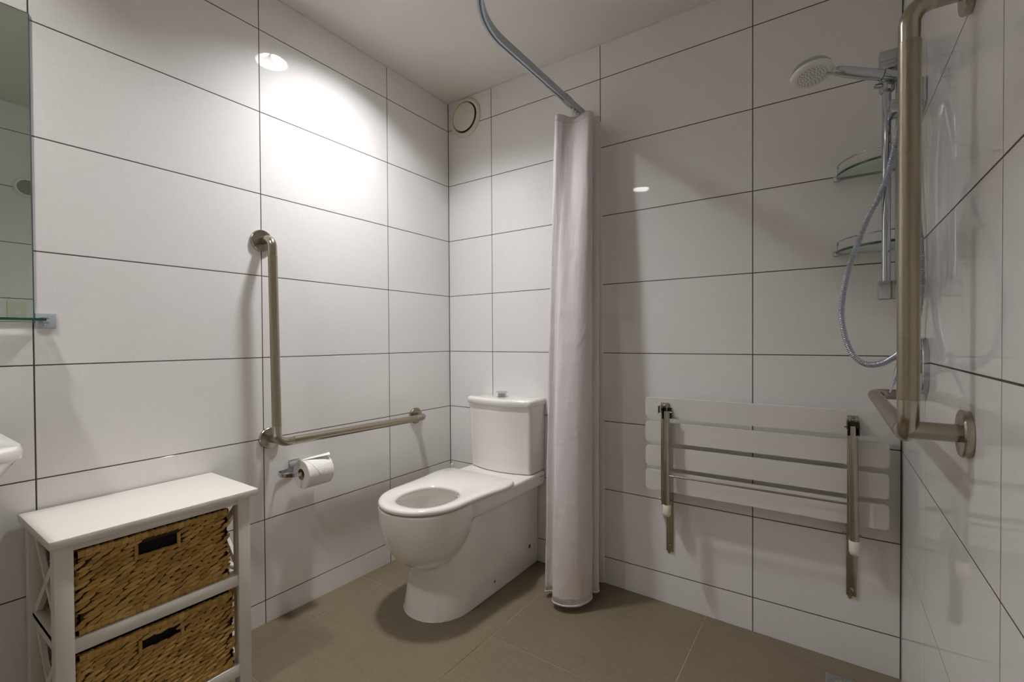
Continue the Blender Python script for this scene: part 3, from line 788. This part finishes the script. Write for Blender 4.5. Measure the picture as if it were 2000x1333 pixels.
rings += [brect(0.165, 0.22, 0.205, BYc, 0.817, 0.09), brect(0.155, 0.21, 0.205, BYc, 0.806, 0.09), brect(0.14, 0.19, 0.205, BYc, 0.76, 0.09), brect(0.10, 0.13, 0.205, BYc, 0.72, 0.08), brect(0.03, 0.03, 0.205, BYc, 0.71, 0.025)]
bm = bmesh.new(); loft(bm, rings)
part('basin_body', bm, 'ceramic', bs, 50)
part('tap_body', nl([(0, 0), (0.024, 0), (0.024, 0.004), (0.019, 0.006), (0.019, 0.085), (0.012, 0.092), (0, 0.092)], (0.045, BYc, 0.818), seg=28), 'chrome', bs)
part('tap_spout', tube(bmesh.new(), fillet([(0.045, BYc, 0.87), (0.15, BYc, 0.885), (0.155, BYc, 0.862)], 0.012, 6), 0.010, 14), 'chrome', bs)
part('tap_lever', strip(bmesh.new(), [(0.045, BYc, 0.915), (0.12, BYc, 0.935)], 0.016, 0.006, (0, 1, 0)), 'chrome', bs)
part('waste_pipe', tube(bmesh.new(), fillet([(0.16, BYc, 0.645), (0.16, BYc, 0.50), (0.003, BYc, 0.50)], 0.04, 8), 0.018, 18), 'chrome', bs)

# things on the right wall that the mirror shows
sp = thing('wall_speaker', 'small round white-rimmed grille with grey mesh, seen in the mirror', 'vent', (W, -1.31, 1.825))
part('rim', nl([(0.040, 0.0005), (0.040, 0.006), (0.048, 0.009), (0.055, 0.004), (0.056, 0.0005)], (W, -1.31, 1.88), (-1, 0, 0), 48), 'white', sp)
part('mesh_disc', nl([(0, 0.005), (0.0395, 0.003), (0.0395, 0.0006)], (W, -1.31, 1.88), (-1, 0, 0), 48), 'mesh', sp)
sw = thing('light_switch', 'cream light switch plate with one rocker, seen in the mirror above the shelf', 'switch', (W, -1.358, 1.14))
part('switch_plate', nbox(W-0.009, W-0.0003, -1.394, -1.322, 1.138, 1.254, bev=0.0025), 'cream', sw)
part('rocker', nbox(W-0.0125, W-0.0093, -1.369, -1.347, 1.180, 1.200, bev=0.001), 'white', sw)

# ================================================================== EXTRACT VENT
vt = thing('air_vent', 'round cream plastic extract vent high in the left corner of the back wall', 'vent', (0.125, 0, 2.113))
part('vent_ring', nl([(0.079, 0.0005), (0.079, 0.006), (0.083, 0.014), (0.090, 0.016), (0.098, 0.011), (0.102, 0.003), (0.102, 0.0005)], (0.125, 0, 2.213), (0, -1, 0), 64), 'cream', vt)
part('vent_throat', nl([(0, 0.0006), (0.0785, 0.0006), (0.0785, 0.002)], (0.125, 0, 2.213), (0, -1, 0), 48), 'creamd', vt, label='dark gap behind the disc')
part('vent_disc', nl([(0, 0.006), (0.062, 0.006), (0.073, 0.011), (0.0735, 0.014), (0.070, 0.0175), (0.05, 0.0195), (0, 0.0205)], (0.1225, 0, 2.2145), (0, -1, 0), 64), 'cream', vt)

# ================================================================== CURTAIN TRACK AND CURTAIN
TXX = 0.832; TZ = 2.0
tr = thing('curtain_track', 'grey aluminium shower curtain track curving under the ceiling', 'curtain track', (TXX, -0.5, TZ))
pth = [Vector((TXX, -0.001, TZ+0.014)), Vector((TXX-0.003, -0.35, TZ+0.014)), Vector((TXX-0.005, -0.62, TZ+0.014))]
cR = 0.345
for k in range(0, 25):
    a = pi - (pi/2)*k/24
    pth.append(Vector((TXX-0.005+cR+cR*cos(a), -0.655-cR*sin(pi-a), TZ+0.014)))
pth.append(Vector((W-0.001, -0.655-cR, TZ+0.014)))
def sweep_rect(pts, prof, mat_idx=None):
    bm = bmesh.new(); rings = []
    for i, p in enumerate(pts):
        t_ = (pts[min(i+1, len(pts)-1)]-pts[max(i-1, 0)]).normalized(); s = t_.cross(Vector((0, 0, 1))).normalized()
        rings.append([bm.verts.new(p + s*a + Vector((0, 0, 1))*b) for a, b in prof])
    m = len(prof)
    for A, B in zip(rings, rings[1:]):
        for k in range(m): bm.faces.new((A[k], A[(k+1) % m], B[(k+1) % m], B[k]))
    bm.faces.new(rings[0][::-1]); bm.faces.new(rings[-1]); return bm
part('track_profile', sweep_rect(pth, [(-.009, -.014), (-.003, -.014), (-.003, -.006), (.003, -.006), (.003, -.014), (.009, -.014), (.009, .014), (-.009, .014)]), 'satin', tr, 30)
part('track_slot', sweep_rect(pth, [(-.0029, -.0125), (.0029, -.0125), (.0029, -.007), (-.0029, -.007)]), 'alud', tr, None, label='dark channel the gliders run in')
part('wall_socket', nbox(TXX-0.014, TXX+0.014, -0.014, -0.0005, TZ-0.004, TZ+0.032, bev=0.002), 'white', tr)
part('joint_sleeve', nbox(TXX-0.0135, TXX+0.0085, -0.225, -0.165, TZ+0.0005, TZ+0.0305, bev=0.001), 'satin', tr)

cu = thing('shower_curtain', 'white shower curtain drawn into tight folds against the back wall beside the toilet', 'curtain', (0.84, -0.15, 0.0))
# plan outlines of the gathered cloth, top and bottom (same number of folds)
TOP = [(0.885, -0.012), (0.905, -0.030), (0.885, -0.045), (0.815, -0.050), (0.800, -0.062), (0.830, -0.075), (0.900, -0.070), (0.918, -0.084), (0.890, -0.098), (0.815, -0.100), (0.800, -0.114), (0.835, -0.124),
       (0.885, -0.118), (0.912, -0.130), (0.905, -0.152), (0.875, -0.150), (0.838, -0.135), (0.812, -0.158), (0.800, -0.185), (0.786, -0.202), (0.774, -0.196), (0.772, -0.180)]
BOT = [(0.900, -0.020), (0.925, -0.050), (0.895, -0.065), (0.800, -0.060), (0.770, -0.080), (0.800, -0.100), (0.905, -0.110), (0.935, -0.142), (0.900, -0.160), (0.790, -0.130), (0.755, -0.155), (0.800, -0.175),
       (0.900, -0.178), (0.930, -0.195), (0.930, -0.240), (0.908, -0.288), (0.858, -0.318), (0.812, -0.308), (0.790, -0.262), (0.775, -0.245), (0.752, -0.262), (0.742, -0.235)]
def cat(P, m):
    out = []; n = len(P)
    for i in range(n-1):
        p0, p1, p2, p3 = P[max(i-1, 0)], P[i], P[i+1], P[min(i+2, n-1)]
        for k in range(m):
            t_ = k/m
            out.append(tuple(0.5*((2*b)+(-a+c)*t_+(2*a-5*b+4*c-d)*t_*t_+(-a+3*b-3*c+d)*t_**3) for a, b, c, d in zip(p0, p1, p2, p3)))
    out.append(P[-1]); return out
Tt, Bb = cat(TOP, 7), cat(BOT, 7)
ZT, ZB, NZ = 1.968, -0.012, 60
def cloth(z0, z1, nz, off=0.0, wav=0.0):
    bm = bmesh.new(); rows = []
    for j in range(nz+1):
        f = j/nz; z = z0+(z1-z0)*f; g = (ZT-z)/(ZT-ZB); g = max(0, min(1, g)); g2 = g**0.75
        row = []
        for i, (a, b) in enumerate(zip(Tt, Bb)):
            x = a[0]+(b[0]-a[0])*g2; y = a[1]+(b[1]-a[1])*g2
            wv = 0.0016*sin(i*0.55+z*6.0)*sin(z*9+i*0.2)
            row.append(bm.verts.new((x+wv, min(y+wv*0.7, -0.004), z)))
        rows.append(row)
    for A, B in zip(rows, rows[1:]):
        for k in range(len(A)-1): bm.faces.new((A[k], A[k+1], B[k+1], B[k]))
    return bm
def thick(o, th):
    s = o.modifiers.new('thickness', 'SOLIDIFY'); s.thickness = th; s.offset = 0
o = part('cloth', cloth(ZT, ZB, NZ), 'curtain', cu, 180); thick(o, 0.0012)
o = part('hem', cloth(ZB+0.006, ZB-0.001, 2), 'curtain', cu, 180, label='stitched hem'); thick(o, 0.0032)
o = part('header_tape', cloth(ZT+0.0005, ZT-0.028, 3), 'curtain', cu, 180, label='stiff header band'); thick(o, 0.0026)
for yy in (-0.055, -0.10, -0.125, -0.150):
    bm = bmesh.new(); box(bm, TXX-0.004, TXX+0.004, yy-0.004, yy+0.004, TZ-0.012, TZ+0.003, bev=0.001)
    tube(bm, [(TXX, yy, TZ-0.010), (TXX, yy-0.001, TZ-0.036), (TXX+0.002, yy-0.003, TZ-0.042)], 0.0028, 8)
    part('glider_hook', bm, 'cream', cu)

# ================================================================== FOLDING SHOWER SEAT
se = thing('shower_bench', 'folded-up white slatted shower seat on steel brackets against the back wall', 'shower seat', (1.49, 0, 0.17))
def rslat(z0, z1, y, lean=0.0):
    x0, x1, r, th = 1.106, 1.8715, 0.012, 0.0065
    pts = [(x, 0, z) for x, z in [(x0+r+r*cos(a), z0+r+r*sin(a)) for a in [pi+pi/2*k/5 for k in range(6)]] + [(x1-r+r*cos(a), z0+r+r*sin(a)) for a in [1.5*pi+pi/2*k/5 for k in range(6)]]
           + [(x1-r+r*cos(a), z1-r+r*sin(a)) for a in [pi/2*k/5 for k in range(6)]] + [(x0+r+r*cos(a), z1-r+r*sin(a)) for a in [pi/2+pi/2*k/5 for k in range(6)]]]
    bm = bmesh.new(); prism(bm, pts, (0, y+th, 0), (0, y-th, 0))
    es = [e for e in bm.edges if abs(e.verts[0].co.y-e.verts[1].co.y) < 1e-6]
    bmesh.ops.bevel(bm, geom=es, offset=0.0022, segments=2, affect='EDGES')
    return bm
for z0, z1 in ((0.4285, 0.507), (0.525, 0.604), (0.622, 0.7005), (0.7185, 0.797)):
    part('slat', rslat(z0, z1, -0.056), 'slat', se, 40)
for k, (xa, xt, lx) in enumerate(((1.186, 1.200, 0.0), (1.779, 1.780, 0.0))):
    part('hinge_plate', nbox(xa-0.014, xa+0.014, -0.006, -0.0004, 0.170, 0.40, bev=0.001), 'steel', se)
    part('bracket_bar', nbox(xa-0.0145, xa+0.0145, -0.078, -0.0635, 0.392, 0.781, bev=0.0015), 'steel', se)
    part('pivot_arm', nbox(xa-0.016, xa-0.011, -0.066, -0.006, 0.375, 0.420, bev=0.001), 'steel', se)
    part('pivot_arm', nbox(xa+0.011, xa+0.016, -0.066, -0.006, 0.375, 0.420, bev=0.001), 'steel', se)
    # folding leg, foot hanging down
    top = Vector((xt-0.002, -0.094, 0.752)); bot = Vector((xt+0.003, -0.106, 0.388))
    part('leg', tube(bmesh.new(), [top, bot], 0.0125, 24), 'steel', se)
    d = (bot-top).normalized()
    part('rubber_foot', tube(bmesh.new(), [bot-d*0.004, bot-d*0.002, bot+d*0.030, bot+d*0.038, bot+d*0.042], [0.0135, 0.0150, 0.0148, 0.012, 0.006], 24), 'rubber', se, 50)
    bm = bmesh.new()
    for s in ((-1,) if k == 0 else (-1, 1)): box(bm, xt+s*0.0142-0.0015, xt+s*0.0142+0.0015, -0.108, -0.0785, 0.722, 0.764, bev=0.0008)
    box(bm, xt-0.0155, xt+0.0155, -0.084, -0.0785, 0.722, 0.764, bev=0.0008)
    part('leg_clip', bm, 'black', se)
    for s in (-1, 1): part('pivot_lug', nbox(xa+s*0.0165-0.001, xa+s*0.0165+0.001, -0.104, -0.0785, 0.742, 0.770, bev=0.0005), 'steel', se)
    part('pivot_pin', tube(bmesh.new(), [(xt-0.024, -0.096, 0.748), (xt+0.020, -0.096, 0.748)], 0.0028, 12), 'steel', se)
    for zz in ((0.192, 0.315) if k == 0 else (0.192,)):
        part('bolt_head', nl([(0.0065, 0.0), (0.006, 0.003), (0.003, 0.0045), (0, 0.0048)], (xa, -0.006, zz), (0, -1, 0), 16), 'steel', se)
    part('bolt_head', nl([(0.0065, 0.0), (0.006, 0.003), (0.003, 0.0045), (0, 0.0048)], (xa, -0.078, 0.768), (0, -1, 0), 16), 'steel', se)
    part('lower_pin', tube(bmesh.new(), [(xa-0.026, -0.05, 0.392), (xa+0.024, -0.05, 0.392)], 0.003, 12), 'steel', se)
    bm = nl([(0, 0), (0.006, 0.0), (0.006, 0.0004), (0, 0.0004)], (xa-0.004, -0.0002, 0.166), (0, -1, 0), 12)
    for v in bm.verts: v.co.z = 0.166 + (v.co.z-0.166)*1.6
    part('rust_drip', bm, 'rust', se, None, label='brown rust stain under the plate')
part('cross_rod', tube(bmesh.new(), [(1.203, -0.106, 0.505), (1.780, -0.104, 0.505)], 0.0036, 14), 'steel', se)

# ================================================================== SHOWER SET ON THE RIGHT WALL
RXs, RYs = W-0.0646, -0.31
sr = thing('shower_rail', 'chrome shower slide rail on the right wall, behind the big grab bar', 'shower rail', (RXs, RYs, 1.13))
part('rail', tube(bmesh.new(), [(RXs, RYs, 1.15), (RXs, RYs, 1.78)], 0.010, 24), 'chrome', sr)
bm = nbox(W-0.082, W-0.0003, RYs-0.016, RYs+0.016, 1.132, 1.182, bev=0.003); part('lower_bracket', bm, 'chrome', sr)
bm = nbox(W-0.082, W-0.0003, RYs-0.018, RYs+0.018, 1.742, 1.792, bev=0.005); part('upper_bracket', bm, 'chrome', sr)
part('back_bar', nbox(W-0.046, W-0.036, RYs-0.006, RYs+0.006, 1.182, 1.742, bev=0.002), 'satin', sr)
HZc = 1.722
bm = bmesh.new(); tube(bm, [(RXs, RYs, HZc-0.036), (RXs, RYs, HZc-0.032), (RXs, RYs, HZc+0.004)], [0.013, 0.017, 0.018], 24)
part('slider', bm, 'chrome', sr)
part('slider_knob', tube(bmesh.new(), [(RXs-0.012, RYs-0.01, HZc-0.018), (RXs-0.026, RYs-0.014, HZc-0.018)], [0.007, 0.006], 16), 'chrome', sr)
ha = Vector((1.862, -0.325, 1.715)); hb = Vector((1.727, -0.375, 1.752))     # handle axis: end at the holder, neck at the head
d = (hb-ha).normalized()
part('handset_cradle', tube(bmesh.new(), [ha+d*0.006, ha+d*0.034], [0.0155, 0.0165], 28), 'chrome', sr)
# handset
hs = thing('shower_handset', 'chrome hand shower with a round white spray face held on the rail', 'shower head', hb)
part('handle', tube(bmesh.new(), [ha-d*0.004, ha+d*0.034, ha+d*0.036, ha+d*0.12, hb-d*0.006, hb], [0.0105, 0.0115, 0.0140, 0.0145, 0.0125, 0.010], 28), 'chrome', hs, 50)
hc = Vector((1.674, -0.392, 1.764)); fn = Vector((0.15, -0.17, -1.0)).normalized()
part('head_shell', nl([(0.0, -0.016), (0.018, -0.0155), (0.034, -0.012), (0.045, -0.004), (0.0495, 0.005), (0.050, 0.010), (0, 0.010)], hc, fn, 48), 'chrome', hs, 50)
part('neck', tube(bmesh.new(), [hb-d*0.004, hb+d*0.022], [0.0095, 0.011], 20), 'chrome', hs)
face = part('spray_face', nl([(0.050, 0.0102), (0.0495, 0.017), (0.046, 0.0205), (0.0405, 0.0215), (0.040, 0.0205), (0, 0.0205)], hc, fn, 48), 'white', hs, 40)
bm = bmesh.new(); u = fn.orthogonal().normalized(); v_ = fn.cross(u)
for rr, nn in ((0.006, 5), (0.013, 9), (0.020, 14), (0.027, 19), (0.034, 24)):
    for k in range(nn):
        a = 2*pi*k/nn + rr*60
        lathe(bm, [(0.00135, 0), (0.0010, 0.0016), (0, 0.0017)], hc+fn*0.0205+(u*cos(a)+v_*sin(a))*rr, fn, 6)
part('nozzles', bm, 'mesh', face, kind='stuff')
# wall outlet
wo = thing('shower_outlet', 'chrome water outlet block on the right wall half hidden by the grab bar', 'water outlet', (W, -0.40, 1.60))
bm = nbox(W-0.014, W-0.0003, -0.440, -0.335, 1.590, 1.652, bev=0.003); part('outlet_plate', bm, 'chrome', wo)
part('outlet_body', nbox(W-0.062, W-0.014, -0.372, -0.318, 1.606, 1.642, bev=0.006), 'chrome', wo)
part('hose_cone', nl([(0.016, 0.0), (0.016, 0.012), (0.011, 0.030), (0.0, 0.030)], (W-0.030, -0.345, 1.612), (0, 0, -1), 24), 'chrome', wo)
part('hose_nut', nl([(0.0, 0), (0.0095, 0), (0.0095, 0.016), (0, 0.016)], (W-0.030, -0.345, 1.582), (0, 0, -1), 12), 'white', wo)
# hose
def bez(P, n):
    return cat([tuple(p) for p in P], n)
hp = [tuple(ha-d*0.002), (1.876, -0.335, 1.700), (1.874, -0.345, 1.640), (1.861, -0.345, 1.560), (1.845, -0.335, 1.470), (1.826, -0.325, 1.410), (1.798, -0.315, 1.345), (1.762, -0.305, 1.225), (1.746, -0.30, 1.130), (1.748, -0.30, 1.060),
      (1.765, -0.305, 0.995), (1.788, -0.312, 0.964), (1.812, -0.325, 0.957), (1.840, -0.35, 0.968), (1.868, -0.395, 1.000), (1.886, -0.435, 1.055), (1.893, -0.455, 1.13), (1.8935, -0.455, 1.21), (1.891, -0.42, 1.33), (1.885, -0.375, 1.45), (1.8775, -0.348, 1.53), (1.8765, -0.345, 1.567)]
hp = bez(hp, 28)
# resample evenly and rib the surface
PP = [Vector(p) for p in hp]; L = [0]
for a, b in zip(PP, PP[1:]): L.append(L[-1]+(b-a).length)
step = 0.00095; nS = int(L[-1]/step); res = []; k = 0
for i in range(nS+1):
    s = L[-1]*i/nS
    while k < len(L)-2 and L[k+1] < s: k += 1
    f = (s-L[k])/max(L[k+1]-L[k], 1e-9); res.append(PP[k].lerp(PP[k+1], f))
rad = [0.0072+0.0009*(1, 0.35, -1, -1, 0.35)[i % 5] for i in range(len(res))]
ho = part('shower_hose', tube(bmesh.new(), res, rad, 12), 'hose', None, 180)
tag(ho, 'ribbed chrome shower hose looping down from the hand shower', 'hose')
# mixer
mx = thing('shower_mixer', 'chrome oblong shower mixer plate with a pointed lever on the right wall', 'mixer tap', (W, -0.44, 0.89))
bm = bmesh.new(); pts = []
for a in [pi*k/10 for k in range(11)]: pts.append((0, -0.437+0.052*cos(a), 0.985+0.045*sin(a)))
for a in [pi+pi*k/10 for k in range(11)]: pts.append((0, -0.437+0.052*cos(a), 0.938+0.045*sin(a)))
prism(bm, pts, (W-0.0003, 0, 0), (W-0.0135, 0, 0))
bmesh.ops.bevel(bm, geom=[e for e in bm.edges if e.verts[0].co.x < W-0.01 and e.verts[1].co.x < W-0.01], offset=0.003, segments=3, affect='EDGES')
part('mixer_plate', bm, 'chrome', mx)
part('mixer_body', nl([(0.030, 0.011), (0.029, 0.030), (0.024, 0.034), (0.024, 0.046), (0.018, 0.050), (0, 0.051)], (W, -0.437, 0.972), (-1, 0, 0), 32), 'chrome', mx)
part('lever', tube(bmesh.new(), [(W-0.044, -0.437, 0.975), (W-0.050, -0.438, 0.955), (W-0.058, -0.440, 0.925), (W-0.067, -0.441, 0.895)], [0.009, 0.0075, 0.0045, 0.0018], 14), 'chrome', mx, 60)
# corner glass shelves
for zs, nm in ((1.560, 'upper curved glass corner shelf with a chrome gallery rail beside the shower'), (1.310, 'lower curved glass corner shelf with a chrome gallery rail beside the shower')):
    cs = thing('corner_shelf', nm, 'shelf', (W, 0, zs), 'glass corner shelves in the shower')
    R0 = 0.172; cx, cy = W-0.001, -0.001
    arc = [(cx-R0*cos(a), cy-R0*sin(a), 0) for a in [(pi/2)*k/20 for k in range(21)]]
    bm = bmesh.new(); prism(bm, arc+[(cx, cy, 0)], (0, 0, zs), (0, 0, zs+0.0075))
    g = part('glass_pane', bm, ['glass', 'gedge'], cs, None)
    for p in g.data.polygons:
        if abs(p.normal.z) < 0.5 and p.center.x+p.center.y < 10: p.material_index = 1
    rl_ = [Vector((cx-R0*0.985, -0.006, zs+0.003))]
    up = [Vector((cx-(R0-0.004)*cos(a), cy-0.004-(R0-0.004)*sin(a), zs+0.036)) for a in [radians(4+82*k/18) for k in range(19)]]
    pth = [up[0]+Vector((0, 0, -0.034)), up[0]+Vector((0, 0, -0.012)), up[0]+Vector((0.002, -0.004, -0.003))] + up[1:-1] + [up[-1]+Vector((-0.004, 0.002, -0.003)), up[-1]+Vector((0, 0, -0.012)), up[-1]+Vector((0, 0, -0.034))]
    part('gallery_rail', tube(bmesh.new(), pth, 0.0022, 10), 'chrome', cs)
    part('wall_clip', nbox(cx-R0-0.006, cx-R0+0.012, -0.018, -0.0004, zs-0.007, zs+0.011, bev=0.002), 'chrome', cs)
    part('wall_clip', nbox(W-0.018, W-0.0004, cy-R0-0.006, cy-R0+0.012, zs-0.007, zs+0.011, bev=0.002), 'chrome', cs)

# ================================================================== DRAIN
dr = thing('floor_drain', 'square stainless floor drain with round slotted grate by the right wall', 'drain', (D0[0]+DS/2, D0[1]-DS/2, -0.07))
def onfl(bm, dz):
    for v in bm.verts: v.co.z += fz(v.co.x, v.co.y)
    return bm
cxd, cyd = D0[0]+DS/2, D0[1]-DS/2; bm = bmesh.new(); n = 40; q = []; r_ = []
for k in range(n):
    a = 2*pi*k/n; dx_, dy_ = cos(a), sin(a); t_ = (DS/2-0.001)/max(abs(dx_), abs(dy_))
    q.append((cxd+dx_*t_, cyd+dy_*t_)); r_.append((cxd+0.043*dx_, cyd+0.043*dy_))
A = [bm.verts.new((x, y, 0.0)) for x, y in q]; B = [bm.verts.new((x, y, 0.0)) for x, y in r_]; E_ = [bm.verts.new((x, y, -0.004)) for x, y in r_]; F_ = [bm.verts.new((x, y, -0.004)) for x, y in q]
for k in range(n):
    j = (k+1) % n
    bm.faces.new((A[k], A[j], B[j], B[k])); bm.faces.new((B[k], B[j], E_[j], E_[k])); bm.faces.new((F_[j], F_[k], A[k], A[j]))
part('square_frame', onfl(bm, 0), 'drainm', dr)
part('well', onfl(nl([(0, -0.0105), (0.0425, -0.0105), (0.0425, -0.004)], (cxd, cyd, 0), seg=32), 0), 'black', dr)
bm = bmesh.new(); lathe(bm, [(0.036, -0.001), (0.0415, -0.001), (0.0415, -0.0035), (0.036, -0.0035), (0.036, -0.001)], (cxd, cyd, 0), seg=40)
for k in range(-3, 4):
    x_ = k*0.0105; hl = sqrt(0.037**2-x_*x_); box(bm, cxd+x_-0.0022, cxd+x_+0.0022, cyd-hl, cyd+hl, -0.003, -0.001)
part('round_grate', onfl(bm, 0), 'drainm', dr)
